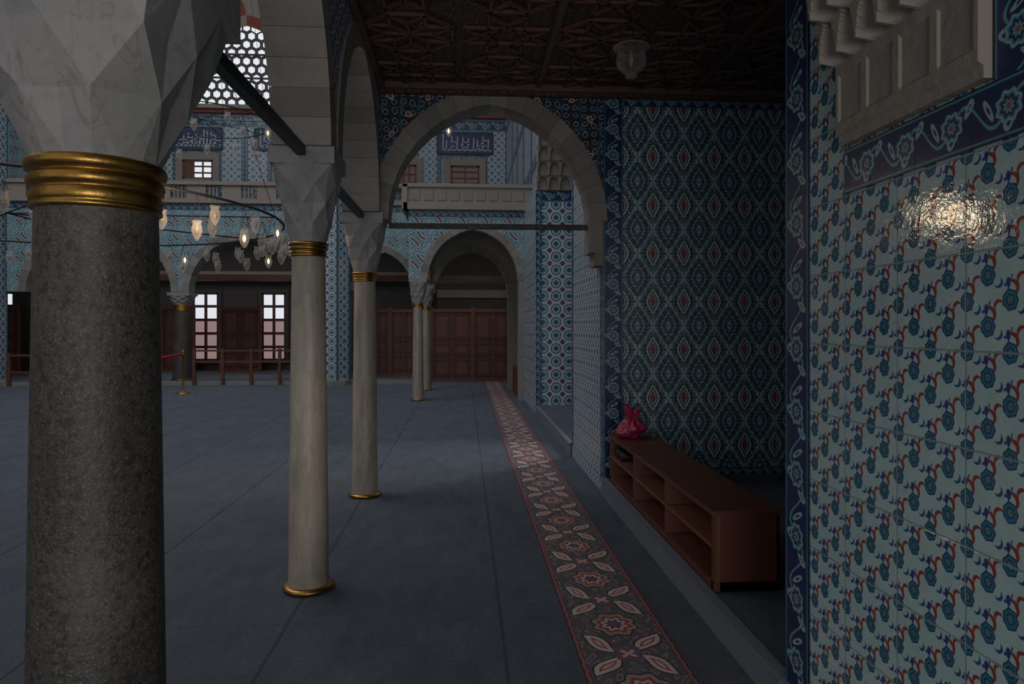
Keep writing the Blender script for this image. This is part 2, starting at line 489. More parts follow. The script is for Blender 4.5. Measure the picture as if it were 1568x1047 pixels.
# ------------------------------------------------------------------ floor
b=B(); b.box(-19,1.36,-4,19.3,-.1,0,'carpet'); b.obj('floor')
b=B(); b.box(1.30,3.7,-4,6.45,.001,.16,{'d':'carpet','-x':'stepface'}); b.box(1.30,3.7,8.36,12.5,.001,.16,{'d':'carpet','-x':'stepface'})
b.box(1.285,1.345,-4,6.45,.150,.168,'stepface'); b.box(1.285,1.345,8.36,12.5,.150,.168,'stepface')
b.obj('floor_raised_platform')
b=B(); b.box(-19,-1.25,19.3,24,-.1,.12,{'d':'carpet','-y':'stone'}); b.box(-1.25,1.6,19.3,24,-.1,.0,'carpet');b.box(1.36,1.6,12.5,19.3,-.1,0,'carpet'); b.obj('floor_far_platform')
b=B(); b.box(.535,1.065,-2,19.9,0,.006,'runner'); b.obj('floral_carpet_runner')

# ------------------------------------------------------------------ columns
def sqr(th,t,cap=1.30):
    c=max(abs(math.cos(th)),abs(math.sin(th)))
    return 1+t*(min(1/c,cap)-1)
def column(name,cx,cy,rb,rt,zr,mat,r_cap,zcap,zab,n=16,z0=0,levels=4,ringh=.10):
    b=B()
    b.lathe([(rb+.012,z0),(rb+.03,z0+.008),(rb+.034,z0+.022),(rb+.022,z0+.034),(rb+.006,z0+.036)],cx,cy,'gold',36)
    prof=[]
    H=zr-z0
    for i in range(15):
        t=i/14; prof.append((rb+(rt-rb)*(t**1.15),z0+.02+t*(H-.02)))
    b.lathe(prof,cx,cy,mat,40)
    k=ringh; R=rt
    pr=[(R+.002,zr-.012),(R+.009,zr-.009),(R+.010,zr)]
    for j in range(3):
        z=zr+k*(j/3.0); e=.005+.005*j
        pr+=[(R+.004,z+.002),(R+e+.004,z+k*.06),(R+e+.007,z+k*.16),(R+e+.004,z+k*.27),(R+.006,z+k*.31)]
    b.lathe(pr,cx,cy,'gold',40)
    z1=zr+k; rows=[]; r0=rt+.004
    for i in range(levels+1):
        t=i/levels; rr=r0+(r_cap-r0)*(t**.9); z=z1-.01+(zcap-z1+.01)*t
        row=[]
        for j in range(n):
            th=2*PI*j/n
            bump=(1.065 if (i+j)%2==0 else .935) if 0<i<levels else 1.0
            f=sqr(th,t*.9)
            row.append((cx+rr*f*bump*math.cos(th),cy+rr*f*bump*math.sin(th),z))
        rows.append(row)
    for i in range(levels):
        A,C=rows[i],rows[i+1]
        for j in range(n):
            q=(j+1)%n
            if (i+j)%2==0:
                b.face([A[j],A[q],C[q]],'lead'); b.face([A[j],C[q],C[j]],'lead')
            else:
                b.face([A[j],A[q],C[j]],'lead'); b.face([A[q],C[q],C[j]],'lead')
    w=r_cap
    b.box(cx-w,cx+w,cy-w,cy+w,zcap-.004,zab,'lead')
    return b.obj(name)
column('granite_column',-.953,1.86,.166,.141,1.905,'granite',.275,2.46,2.655,ringh=.118,levels=3)
for (x,y) in ((-.95,4.27),(-.94,6.58),(-1.0,15.0),(-.95,17.4),(-.95,-.6)):
    column('marble_column',x,y,.120,.098,2.035,'marble',.19,2.56,2.655,ringh=.078)

# ------------------------------------------------------------------ arcade walls near
b=B()
arch_wall(b,'y',-1.11,-.79,-.8,6.44,7.5,[(-.42,1.62,2.66,1.12),(2.10,4.09,2.66,1.12),(4.45,6.38,2.66,1.10)],'vineblue','lattice')
b.box(-1.11,-.79,6.44,6.76,2.66,7.5,'stone')
b.obj('wall_aisle_arcade')
b=B()
arch_wall(b,'x',6.45,6.74,-.79,1.32,4.1,[(-.72,1.20,2.60,1.10)],'arab','stone',n=16)
b.box(1.19,1.318,6.44,6.75,2.30,2.60,'vous'); b.box(1.24,1.318,6.44,6.75,2.18,2.30,'vous')
b.obj('wall_cross_arch')
b=B()
b.box(1.32,3.7,6.45,8.36,0,9,{'d':'stone','-y':'damask','-x':'lattice','+y':'lattice'})
b.strip((1.415,6.45,.16),(0,0,1),(1,0,0),3.66,.19,(0,-1,0),'border')
b.strip((1.52,6.45,3.745),(1,0,0),(0,0,1),2.1,.10,(0,-1,0),'border',off=.007)
b.strip((1.53,6.45,.21),(1,0,0),(0,0,1),2.1,.08,(0,-1,0),'border',off=.007)
b.strip((1.32,6.53,.16),(0,0,1),(0,1,0),5,.08,(-1,0,0),'border')
b.strip((1.32,8.30,.16),(0,0,1),(0,1,0),5,.10,(-1,0,0),'border')
b.obj('wall_tiled_pier')
b=B()
b.box(3.3,3.6,8.36,12.5,0.16,9,'lattice'); b.obj('wall_bay_right')
b=B()
b.box(1.30,3.6,12.5,14.9,0,4.15,{'d':'lattice2'})
b.strip((1.36,12.5,0),(0,0,1),(1,0,0),4.1,.11,(0,-1,0),'border')
b.strip((1.42,12.5,4.0),(1,0,0),(0,0,1),1.4,.2,(0,-1,0),'border',off=.008)
b.obj('wall_far_pier')
b=B()
b.box(1.50,3.6,14.9,24,0,4.2,'lattice2')
b.box(1.47,3.6,12.7,24,4.2,12,'lattice2')
for zz in (5.0,6.6,8.4): b.strip((1.47,12.8,zz),(0,1,0),(0,0,1),11,.25,(-1,0,0),'border')
for yy in (13.0,15,17,19,21): b.strip((1.47,yy,4.2),(0,0,1),(0,1,0),7.6,.25,(-1,0,0),'border',off=.009)
b.obj('wall_right_far')
def muqarnas(b,x0,x1,yw,z0,tiers,cell,th,dp,mat='stone'):
    for t in range(tiers):
        za=z0+t*th; p0=dp*t; n=max(1,int(round((x1-x0)/cell)))
        cw=(x1-x0)/n
        b.box(x0,x1+.02*t,yw-p0-dp*.25,yw,za,za+th,mat)
        for i in range(n):
            cxx=x0+cw*(i+.5)
            for sx in (-1,1):
                rows=[]
                for k in range(7):
                    tt=k/6; w=cw*.46*math.sqrt(max(0,1-tt**2.4))
                    rows.append([(cxx+sx*w,yw-p0-dp*.95,za+th*tt),(cxx+sx*cw*.5,yw-p0-dp*1.0,za+th*tt)])
                b.grid(rows,mat,smooth=False)
                b.grid([[r[0],(r[0][0],yw-p0-dp*.2,r[0][2])] for r in rows],mat,smooth=False)
        b.box(x0,x1+.03*t+.01,yw-p0-dp*1.05,yw,za+th*.90,za+th,mat)
b=B(); muqarnas(b,1.32,2.15,12.50,4.10,5,.21,.25,.09,'plaster')
b.obj('trim_muqarnas_corbel')

# ------------------------------------------------------------------ foreground right wall
b=B()
b.box(1.31,1.9,-2.5,2.71,0.16,4.0,{'d':'lily','+y':'stone','+x':'stone'})
b.box(1.275,1.31,-2.5,2.71,0,.16,'stone')
b.strip((1.31,2.615,0.16),(0,0,1),(0,-1,0),3.69,.19,(-1,0,0),'border')
b.strip((1.31,1.46,2.13),(0,1,0),(0,0,1),.81,.15,(-1,0,0),'border',off=.008)
b.strip((1.31,1.53,2.205),(0,0,1),(0,-1,0),1.4,.15,(-1,0,0),'border',off=.008)
b.obj('wall_right_tiled')
def prot(s,z):
    if z<.05: return .030
    if z<.36:
        p=.045
        f=(s*2.0)%1.0
        if .10<f<.90 and .10<z<.31: p-=.008
        return p
    tiers=((.36,.52,.045,.105,6,0),(.52,.68,.105,.165,6,.5),(.68,.84,.165,.225,5,0))
    for za_,zb_,p0,p1,n,off in tiers:
        if z<zb_:
            t=(z-za_)/(zb_-za_)
            q=((s*.5+.5)*n+off)%1.0*2-1
            wd=.86*math.sqrt(max(0,1-t**1.7))
            if abs(q)<wd:
                c=math.sqrt(max(0,1-(q/max(wd,1e-4))**2))
                return p1-(p1-p0)*(1-t*.65)*(.35+.65*c)
            return p1
    return .235
b=B()
NY,NZ=132,74; ya,yb,za,zb=1.61,2.26,2.215,2.98
rows=[]
for i in range(NZ+1):
    tz=i/NZ; row=[]
    wid=1.0+.05*max(0,tz-.36)
    for j in range(NY+1):
        s_=-1+2*j/NY
        row.append((1.31-prot(s_*.9999,tz),(ya+yb)/2+s_*wid*(yb-ya)/2,za+(zb-za)*tz))
    rows.append(row)
b.grid(rows,'plaster',smooth=False)
for e in (0,-1):
    b.grid([[r[e],(1.31,r[e][1],r[e][2])] for r in rows],'plaster',smooth=False)
b.face(list(rows[0])+[(1.31,yb,za),(1.31,ya,za)],'plaster')
b.obj('stone_wall_bracket')
b=B(); b.box(3.7,3.9,-2.5,6.45,0,4,{'d':'damask'}); b.obj('wall_platform_right')

# ------------------------------------------------------------------ ceiling
b=B(); b.box(-.79,3.7,-2.5,6.45,3.86,3.98,{'d':'carved'}); 
def rib(p,q,w=.024,h=.022,z=3.86):
    p=Vector(p);q=Vector(q);d=(q-p).normalized();n=Vector((-d.y,d.x))*w/2
    a=[p-n,p+n,q+n,q-n]
    lo=[(v.x,v.y,z-h) for v in a]; hi=[(v.x,v.y,z) for v in a]
    b.face(lo[::-1],'rib')
    for i in range(4):
        j=(i+1)%4; b.face([lo[i],lo[j],hi[j],hi[i]],'rib')
cs=.74; nx=6; ny=12
for ix in range(nx):
    for iy in range(ny):
        cx=-.79+.37+ix*cs; cy=6.45-.40-iy*cs
        if cx>3.5: continue
        R=cs*.5
        P8=[Vector((cx+R*.96*math.cos(PI/8+k*PI/4),cy+R*.96*math.sin(PI/8+k*PI/4))) for k in range(8)]
        if (ix+iy)%2==0:
            for k in range(8): rib(P8[k],P8[(k+3)%8])
        else:
            Q=[Vector((cx+R*.5*math.cos(k*PI/4),cy+R*.5*math.sin(k*PI/4))) for k in range(8)]
            for k in range(8):
                rib(P8[k],P8[(k+1)%8]); rib(P8[k],Q[k]); rib(P8[k],Q[(k+1)%8]); rib(Q[k],Vector((cx,cy)),w=.014)
for ix in range(0,nx+1,2):
    x=-.79+ix*cs; rib((x,-2.4),(x,6.45),w=.05,h=.03)
for iy in range(0,ny+1,3):
    y=6.45-.03-iy*cs; rib((-.79,y),(3.7,y),w=.05,h=.03)
b.obj('ceiling_carved_wood')
b=B()
b.box(-.78,3.6,6.37,6.435,3.80,3.86,'rib'); b.box(-.78,3.6,6.40,6.435,3.76,3.80,'carved')
b.box(-.785,-.73,-2.5,6.37,3.79,3.86,'rib'); b.obj('trim_ceiling')

b=B(); b.box(-.975,-.925,-.5,6.40,2.60,2.655,'iron'); b.obj('tie_beam')
b=B(); b.box(-.715,1.185,6.57,6.61,2.535,2.585,'black'); b.obj('tie_rod')
b=B(); b.box(-.79,1.15,15.0,15.05,2.55,2.60,'black'); b.obj('tie_rod')

# ------------------------------------------------------------------ hanging glass lamp
def lamp_prof(r,h):
    return [(r*.12,-h*.62),(r*.22,-h*.55),(r*.30,-h*.45),(r*.55,-h*.38),(r*.80,-h*.22),(r*.86,0),(r*.80,h*.18),(r*.78,h*.28),(r*.92,h*.40),(r*1.0,h*.44)]
b=B()
cx,cy,cz=1.17,4.75,3.47
b.lathe(lamp_prof(.125,.20),cx,cy,'clear',28,cz=cz,cap=False)
b.lathe([(.02,-.124),(.04,-.12),(.045,-.10),(.03,-.09)],cx,cy,'clear',16,cz=cz)
b.lathe([(.004,-.05),(.014,-.03),(.017,.0),(.010,.03),(.008,.06)],cx,cy,'frost',12,cz=cz)
b.tube([(cx+.125*math.cos(2*PI*k/28),cy+.125*math.sin(2*PI*k/28),cz+.088) for k in range(29)],.004,'glass',5)
for k in range(3):
    a=2*PI*k/3+.4
    b.tube([(cx+.12*math.cos(a),cy+.12*math.sin(a),cz+.085),(cx+.01*math.cos(a),cy+.01*math.sin(a),cz+.30)],.003,'black',5)
b.tube([(cx,cy,cz+.30),(cx,cy,3.86)],.004,'black',5)
b.lathe([(.035,3.835),(.02,3.82),(.04,3.845),(.04,3.86)],cx,cy,'gold',16)
b.obj('hanging_glass_lamp')

# ------------------------------------------------------------------ shoe cabinet
b=B()
X0,X1,Y0,Y1,Z0,Z1=1.35,1.71,3.62,6.30,.168,.605
t=.028
b.box(X0-.012,X1+.01,Y0-.012,Y1+.012,Z1-t,Z1,'wood')
b.box(X0,X1,Y0,Y1,Z0,Z0+.05,'wood')
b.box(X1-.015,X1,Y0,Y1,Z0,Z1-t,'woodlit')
pts=[(X0,Y0+.05),(X0,Y0+.03)]
for k in range(6):
    a=PI+PI/2*k/5; pts.append((X0+.03+.03*math.cos(a),Y0+.03+.03*math.sin(a)))
pts+=[(X1,Y0),(X1,Y0+.05)]
for i in range(len(pts)-1):
    (xa,ya_),(xb,yb_)=pts[i],pts[i+1]
    b.face([(xa,ya_,Z0),(xb,yb_,Z0),(xb,yb_,Z1-t),(xa,ya_,Z1-t)],'wood')
b.face([(X0,Y0+.05,Z0),(X1,Y0+.05,Z0),(X1,Y0+.05,Z1-t),(X0,Y0+.05,Z1-t)],'wood')
b.box(X0,X1,Y1-.03,Y1,Z0,Z1-t,'wood')
nb=3
for k in range(1,nb):
    y=Y0+.05+(Y1-Y0-.08)*k/nb
    b.box(X0,X1-.015,y-.014,y+.014,Z0+.05,Z1-t,'wood')
zm=(Z0+.05+Z1-t)/2
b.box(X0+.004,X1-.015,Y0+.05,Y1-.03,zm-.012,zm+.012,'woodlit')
b.obj('wooden_shoe_cabinet')
def shoe(y,z,x=1.42,sc=1):
    b=B(); rows=[]
    for i in range(13):
        t=i/12; L=.26*sc; w=.045*(math.sin(PI*min(1,max(.06,t*.93+.05)))**.5); h=(.055+.05*max(0,1-t*2.2)); 
        rows.append([(x+t*L,y+w*math.cos(a),z+.001+h*(.5+.5*math.sin(a))) for a in [2*PI*q/12 for q in range(12)]])
    b.grid(rows,'shoe',closed=True); b.face(rows[0],'shoe'); b.face(rows[-1],'shoe'); return b.obj('leather_shoe')
shoe(5.98,zm+.012,1.375); shoe(6.12,zm+.012,1.375)
# pink bag : slumped crumpled body, gathered top, two floppy ears of the tied handles
b=B(); rows=[]
NB=30
for i in range(NB):
    t=i/(NB-1)
    if t<.6: r=.155*math.sin(PI*(.12+t*.74))**.6; z=.105*t/.6
    else:
        q=(t-.6)/.4; r=.155*math.sin(PI*.564)**.6*(1-q)**.9*.84+.022; z=.105+.085*q
    row=[]
    for j in range(48):
        a=2*PI*j/48
        n3=mathutils.noise.noise(Vector((math.cos(a)*1.4,math.sin(a)*1.4,t*2.6)))
        n4=mathutils.noise.noise(Vector((math.cos(a)*4,math.sin(a)*4,t*7)))
        f=1+.38*n3+.16*n4+.08*math.sin(a*9+t*5)*t
        zz=z*(1+.25*mathutils.noise.noise(Vector((math.cos(a)*2,math.sin(a)*2,4))))
        row.append((1.48+.03*t+r*f*math.cos(a)*.85,6.08+r*f*math.sin(a),.606+max(0,zz)))
    rows.append(row)
b.grid(rows,'pink',closed=True); b.face(rows[0][::-1],'pink'); b.face(rows[-1],'pink')
for sx,hh in ((-1,.13),(1,.09)):
    rr=[]
    for k in range(9):
        q=k/8; w=.012+.030*math.sin(PI*min(1,q*.95+.03)); cxp=1.505+sx*(.008+.055*q**1.3); zp=.606+.165+hh*q
        rr.append([(cxp+w*math.cos(a),6.08+.010*math.sin(a)+.02*sx*q,zp+.012*math.sin(a*2)*q) for a in [2*PI*p/12 for p in range(12)]])
    b.grid(rr,'pink',closed=True); b.face(rr[-1],'pink')
b.obj('pink_plastic_bag')

# ------------------------------------------------------------------ far cross arches
b=B()
arch_wall(b,'x',14.9,15.2,-1.2,1.50,4.12,[(-.80,1.18,2.60,1.12)],'vine','stone',ring=.15)
b.box(1.18,1.47,14.9,15.2,0,2.6,'stone')
b.strip((-1.2,14.9,4.04),(1,0,0),(0,0,1),2.5,.13,(0,-1,0),'border')
b.obj('wall_cross_arch_far')
b=B()
arch_wall(b,'x',17.3,17.6,-.85,1.50,4.0,[(-.75,1.1,2.45,1.05)],'plaster','stone',ring=.15)
b.box(1.1,1.5,17.3,17.6,0,2.45,'stone')
b.obj('wall_cross_arch_rear')
b=B()
arch_wall(b,'y',-1.18,-.86,15.2,19.5,4.12,[(15.3,17.2,2.66,1.05),(17.6,19.4,2.66,1.05)],'vine','vine',ring=.14)
b.obj('wall_gallery_arcade')
b=B()
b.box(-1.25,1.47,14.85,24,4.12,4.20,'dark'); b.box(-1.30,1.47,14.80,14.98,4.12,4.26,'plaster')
b.box(-1.30,1.47,14.84,14.94,4.26,4.62,'plaster'); b.box(-1.32,1.47,14.80,14.98,4.60,4.68,'plaster')
b.box(-1.34,-1.22,14.8,19.6,4.12,4.66,'plaster')
for k in range(9):
    x=-1.15+k*.28; b.box(x,x+.2,14.825,14.85,4.32,4.54,'stone')
b.obj('wall_gallery_parapet')
YF=19.5
b=B()
arch_wall(b,'x',YF,YF+.4,-19,-13.42,5.0,[(-18.5,-15.9,2.55,1.35),(-15.2,-13.7,2.6,1.1)],'vine','stone',ring=.20)
arch_wall(b,'x',YF,YF+.4,-12.38,-4.16,5.0,[(-11.9,-8.05,2.55,1.44),(-7.6,-4.45,2.55,1.46)],'vine','stone',ring=.20)
arch_wall(b,'x',YF,YF+.4,-3.13,-1.18,5.0,[(-3.02,-1.45,2.6,1.1)],'vine','stone',ring=.18)
for x0,L in ((-19,5.6),(-12.38,8.2),(-3.13,1.9)): b.strip((x0,YF,4.90),(1,0,0),(0,0,1),L,.16,(0,-1,0),'border')
b.obj('wall_far_arcade')
b=B()
b.box(-19,-1.25,YF+.5,24,5.0,5.10,'dark')
for (xa,xb) in ((-19,-13.42),(-12.38,-4.16),(-3.13,-1.36)):
    b.box(xa,xb,YF-.12,YF+.5,5.0,5.12,'plaster'); b.box(xa,xb,YF-.12,YF+.12,5.50,5.60,'plaster')
    x=xa
    while x<xb-.9:
        b.box(x,x+.52,YF-.05,YF+.02,5.12,5.50,'plaster')
        for dx in (.62,.72,.82): b.box(x+dx-.025,x+dx+.025,YF-.04,YF+.02,5.12,5.50,'stone')
        x+=.95
b.obj('wall_far_gallery_parapet')
def octpier(cx,cy,r,z1):
    b=B(); n=8
    for k in range(n):
        a0=PI/8+k*PI/4; a1=a0+PI/4
        p0=(cx+r*math.cos(a0),cy+r*math.sin(a0)); p1=(cx+r*math.cos(a1),cy+r*math.sin(a1))
        L=math.dist(p0,p1)
        b.face([(p0[0],p0[1],.0),(p1[0],p1[1],.0),(p1[0],p1[1],z1),(p0[0],p0[1],z1)],'lattice2',[(0,0),(L,0),(L,z1),(0,z1)])
        b.tube([(p0[0],p0[1],.0),(p0[0],p0[1],z1)],.025,'teal',6)
    b.lathe([(r+.07,.0),(r+.07,.12),(r+.03,.16)],cx,cy,'stone',8,smooth=False)
    return b.obj('wall_octagonal_pier')
octpier(-3.645,YF-.1,.50,12)
octpier(-12.9,YF-.1,.50,12)
column('granite_column',-7.83,YF+.2,.26,.22,2.05,'granite',.30,2.46,2.54,z0=.12,ringh=.16)
column('marble_column',-1.32,YF+.2,.16,.13,2.05,'marble',.20,2.50,2.60,z0=.0,ringh=.10)
column('granite_column',-15.5,YF+.2,.26,.22,2.05,'granite',.30,2.46,2.54,z0=.12,ringh=.16)

YB=24.0
b=B()
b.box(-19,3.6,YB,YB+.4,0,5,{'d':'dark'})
b.box(-19,3.6,YB,YB+.4,5,9.0,{'d':'vine'})
b.box(-19,3.6,YB,YB+.4,9.0,15,{'d':'plaster'})
for z,h in ((6.15,.25),(8.62,.35)): b.strip((-19,YB,z),(1,0,0),(0,0,1),22,h,(0,-1,0),'border')
b.obj('wall_far')
b=B(); b.box(-19,1.45,YB-.12,YB-.01,8.85,9.02,'red'); b.obj('trim_cornice')
def window(x,z0,z1,w,y,pane='glow',nxb=2,nzb=4,frame='stone',half=False,name='window_1',fw=.22,bar=.025):
    b=B()
    for a,c,d,e in ((x-w/2-fw,x-w/2,z0-fw,z1+fw),(x+w/2,x+w/2+fw,z0-fw,z1+fw)): b.box(a,c,y-.09,y,d,e,frame)
    b.box(x-w/2,x+w/2,y-.09,y,z1,z1+fw,frame); b.box(x-w/2,x+w/2,y-.13,y,z0-fw,z0,frame)
    f=.06
    b.box(x-w/2,x-w/2+f,y-.06,y,z0,z1,'woodx');b.box(x+w/2-f,x+w/2,y-.06,y,z0,z1,'woodx')
    b.box(x-w/2,x+w/2,y-.06,y,z1-f,z1,'woodx');b.box(x-w/2,x+w/2,y-.06,y,z0,z0+f,'woodx')
    if half:
        b.box(x-w/2+f,x-.12,y-.05,y-.02,z0+f,z1-f,'woodx'); xa=x-.12
    else: xa=x-w/2+f
    zmid=z0+(z1-z0)*.60
    if pane=='mix':
        b.box(xa,x+w/2-f,y-.02,y-.005,z0,zmid,'glow2'); b.box(xa,x+w/2-f,y-.02,y-.005,zmid,z1,'glow')
    else: b.box(xa,x+w/2-f,y-.02,y-.005,z0,z1,pane)
    for i in range(1,nxb+1):
        xx=xa+(x+w/2-f-xa)*i/(nxb+1); b.box(xx-bar,xx+bar,y-.05,y-.02,z0,z1,'woodx')
    for i in range(1,nzb+1):
        zz=z0+(z1-z0)*i/(nzb+1); b.box(xa,x+w/2-f,y-.055,y-.02,zz-bar,zz+bar,'woodx')
    return b.obj(name)
def Xat(px,Y):
    k=(px-784)/1050; c,s=math.cos(.0695),math.sin(.0695)
    return Y*(k*c+s)/(c-k*s)
window(Xat(304,YB),6.60,7.25,1.0,YB-.01,'glow',1,2,name='window_1',half=True)
window(Xat(712,YB),6.55,7.20,1.0,YB-.01,'dimpane',1,2,name='window_2',frame='plaster')
window(Xat(618,YB),6.55,7.20,.9,YB-.01,'dimpane',3,1,name='window_3',frame='plaster')
window(Xat(316,YB),.45,2.75,.85,YB-.01,'mix',1,4,frame='dark',name='window_4',fw=.1,bar=.045)
window(Xat(420,YB),.45,2.75,.80,YB-.01,'mix',1,4,frame='dark',name='window_5',fw=.1,bar=.045)
window(Xat(1,YB),.45,2.75,.95,YB-.01,'mix',1,4,frame='dark',name='window_6',fw=.1,bar=.045)
def ribbon(b,pts,w,mat,y):
    for i in range(len(pts)-1):
        p,q=Vector(pts[i]),Vector(pts[i+1]); d=(q-p)
        if d.length<1e-5: continue
        d.normalize(); n=Vector((-d.y,d.x))*w/2
        b.face([(v.x,y,v.y) for v in (p-n,q-n,q+n,p+n)],mat)
def callig(x,z,w,h,y):
    b=B(); b.box(x-w/2,x+w/2,y-.03,y,z-h/2,z+h/2,'navy')
    for s_,o in ((.06,'teal'),(.02,'white')):
        for a in (-1,1):
            b.box(x-w/2,x+w/2,y-.04,y,z+a*h/2-s_/2,z+a*h/2+s_/2,o); b.box(x+a*w/2-s_/2,x+a*w/2+s_/2,y-.04,y,z-h/2,z+h/2,o)
    rnd=random.Random(int(x*100))
    yy=y-.036
    k=x-w/2+.18
    while k<x+w/2-.15:
        hh=h*rnd.uniform(.4,.75)
        ribbon(b,[(k,z-h*.3),(k+.02,z-h*.3+hh)],.04,'white',yy)
        if rnd.random()<.7:
            r=rnd.uniform(.07,.14); c=(k+.1,z-h*.12+rnd.uniform(-.08,.14))
            ribbon(b,[(c[0]+r*math.cos(a*.5),c[1]+r*.7*math.sin(a*.5)) for a in range(rnd.randint(0,3),11)],.035,'white',yy)
        ribbon(b,[(k,z-h*.3),(k+.10,z-h*.36),(k+.2,z-h*.28)],.045,'white',yy)
        k+=rnd.uniform(.11,.2)
    return b.obj('calligraphy_panel')
for px,w in ((300,1.75),(712,1.9),(430,1.7),(180,1.7),(560,1.7)):
    callig(Xat(px,YB),7.98,w,.72,YB-.04)
b=B()
for px in (250,355,395,655,760,480):
    x=Xat(px,YB); b.box(x-.35,x+.35,YB-.03,YB-.01,6.35,8.4,'lattice2')
    for a in (-1,1): b.strip((x+a*.38,YB-.01,6.3),(0,0,1),(1,0,0),2.15,.12,(0,-1,0),'border',off=.03)
b.obj('trim_tile_panels')

def bigwindow(xc,z0,hw,h,y):
    b=B()
    P=arch_pts(xc,hw,z0,h,0,14)
    b.face([(p[0],y-.02,p[1]) for p in P],'glow')
    O=arch_pts(xc,hw,z0,h,.35,14)
    for i in range(len(P)-1):
        b.face([(P[i][0],y-.08,P[i][1]),(P[i+1][0],y-.08,P[i+1][1]),(O[i+1][0],y-.08,O[i+1][1]),(O[i][0],y-.08,O[i][1])],'red' if (i//2)%2 else 'plaster')
        b.face([(P[i][0],y-.08,P[i][1]),(P[i+1][0],y-.08,P[i+1][1]),(P[i+1][0],y,P[i+1][1]),(P[i][0],y,P[i][1])],'plaster')
    c=(h*h-hw*hw)/(2*hw); R=hw+c
    def inside(x,z):
        dx=abs(x-xc); return z>z0+.05 and (dx+c)**2+(z-z0)**2<(R-.04)**2
    r=.165; dx=r*2; dz=r*math.sqrt(3)
    iz=0; z=z0+.1
    while z<z0+h:
        x=xc-hw-(dx/2 if iz%2 else 0)
        while x<xc+hw+dx:
            if inside(x,z):
                ro=r*1.12; ri=r*.78; n=6
                for k in range(n):
                    a0=PI/6+2*PI*k/n; a1=a0+2*PI/n
                    b.face([(x+ri*math.cos(a0),y-.07,z+ri*math.sin(a0)),(x+ri*math.cos(a1),y-.07,z+ri*math.sin(a1)),(x+ro*1.03*math.cos(a1),y-.07,z+ro*1.03*math.sin(a1)),(x+ro*1.03*math.cos(a0),y-.07,z+ro*1.03*math.sin(a0))],'dark')
            x+=dx
        z+=dz; iz+=1
    for zz in (z0+.95,z0+1.75): b.box(xc-hw+.1,xc+hw-.1,y-.10,y-.06,zz-.03,zz+.03,'dark')
    b.box(xc-hw-.3,xc+hw+.3,y-.2,y,z0-.12,z0+.02,'plaster')
    return b.obj('window_7')
bigwindow(Xat(372,YB)+.15,9.1,2.15,2.75,YB-.01)
b=B()
xc=Xat(362,YB)
for k in range(-3,5):
    P=arch_pts(xc+k*1.1,.3,12.3,.6,0,6); b.face([(p[0],YB-.03,p[1]) for p in P],'red'); b.box(xc+k*1.1-.3,xc+k*1.1+.3,YB-.03,YB-.01,12.0,12.3,'red')
b.box(-19,1.4,YB-.05,YB-.01,11.85,11.95,'red')
b.obj('trim_painted_frieze')

def screen(name,x0,x1,y,z0,z1,pw_=.9):
    b=B(); b.box(x0,x1,y,y+.05,z0,z1,'wooddk')
    n=max(1,round((x1-x0)/pw_)); w=(x1-x0)/n
    for i in range(n+1):
        x=x0+i*w; b.box(x-.05,x+.05,y-.05,y+.05,z0,z1+.05,'woodx')
    for z in (z0,z1-.1): b.box(x0,x1,y-.045,y+.05,z,z+.10,'woodx')
    for i in range(n):
        xa=x0+i*w; xm=xa+w/2
        b.box(xm-.02,xm+.02,y-.03,y,z0+.1,z1-.1,'woodx')
        for (pa,pb) in ((xa+.05,xm-.02),(xm+.02,xa+w-.05)):
            for (za_,zb_) in ((z0+.16,z0+(z1-z0)*.30),(z0+(z1-z0)*.36,z0+(z1-z0)*.52),(z0+(z1-z0)*.58,z1-.16)):
                f=.025
                b.box(pa+.05,pb-.05,y-.02,y,za_,za_+f,'woodx'); b.box(pa+.05,pb-.05,y-.02,y,zb_-f,zb_,'woodx')
                b.box(pa+.05,pa+.05+f,y-.02,y,za_,zb_,'woodx'); b.box(pb-.05-f,pb-.05,y-.02,y,za_,zb_,'woodx')
                b.box(pa+.11,pb-.11,y-.015,y,za_+.06,zb_-.06,'wood')
    return b.obj(name)
screen('wooden_partition',-.95,1.44,20.1,0,2.12,1.2)
screen('wooden_partition',-3.0,-1.4,20.6,.12,2.12,.8)
screen('wooden_partition',-4.9,-3.9,20.6,.12,2.12,1.0)
screen('wooden_partition',Xat(338,23),Xat(398,23),23,.12,2.25)
screen('wooden_partition',Xat(200,23),Xat(296,23),23,.12,2.25)
screen('wooden_partition',-18.9,Xat(30,23),23,.12,2.25)
b=B()
for x in (-18,-16.5,-15,-13.5,-12,-10.5,-9,-7.5,-6,-4.5,-3): b.box(x-.08,x+.08,20.1,23.8,4.75,4.98,'woodx')
b.box(-18.9,-1.4,22.2,22.35,3.05,3.25,'woodx'); b.box(-18.9,-1.4,23.5,23.6,3.3,3.45,'plaster')
b.obj('ceiling_gallery_beams')
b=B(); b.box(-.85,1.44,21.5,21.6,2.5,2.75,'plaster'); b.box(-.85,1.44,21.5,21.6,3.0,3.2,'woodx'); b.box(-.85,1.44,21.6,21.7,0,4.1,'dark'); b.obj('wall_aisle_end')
b=B()
x0,x1,y=-7.35,-4.3,19.22
for z in (.30,.62,.92): b.box(x0,x1,y,y+.05,z,z+.05,'woodx')
for k in range(5):
    x=x0+(x1-x0)*k/4; b.box(x-.04,x+.04,y-.01,y+.06,0,1.0,'woodx')
b.obj('wooden_railing')
b=B()
b.box(-12.2,-8.3,19.22,19.27,.8,.86,'woodx'); b.box(-12.2,-8.3,19.22,19.27,.35,.40,'woodx')
for k in range(6): b.box(-12.16+.76*k-.04,-12.16+.76*k+.04,19.21,19.28,0,.9,'woodx')
b.obj('wooden_railing')
b=B(); b.box(1.20,1.48,15.6,16.9,0,.62,'woodx'); b.box(1.18,1.48,15.58,16.92,.62,.65,'wood'); 
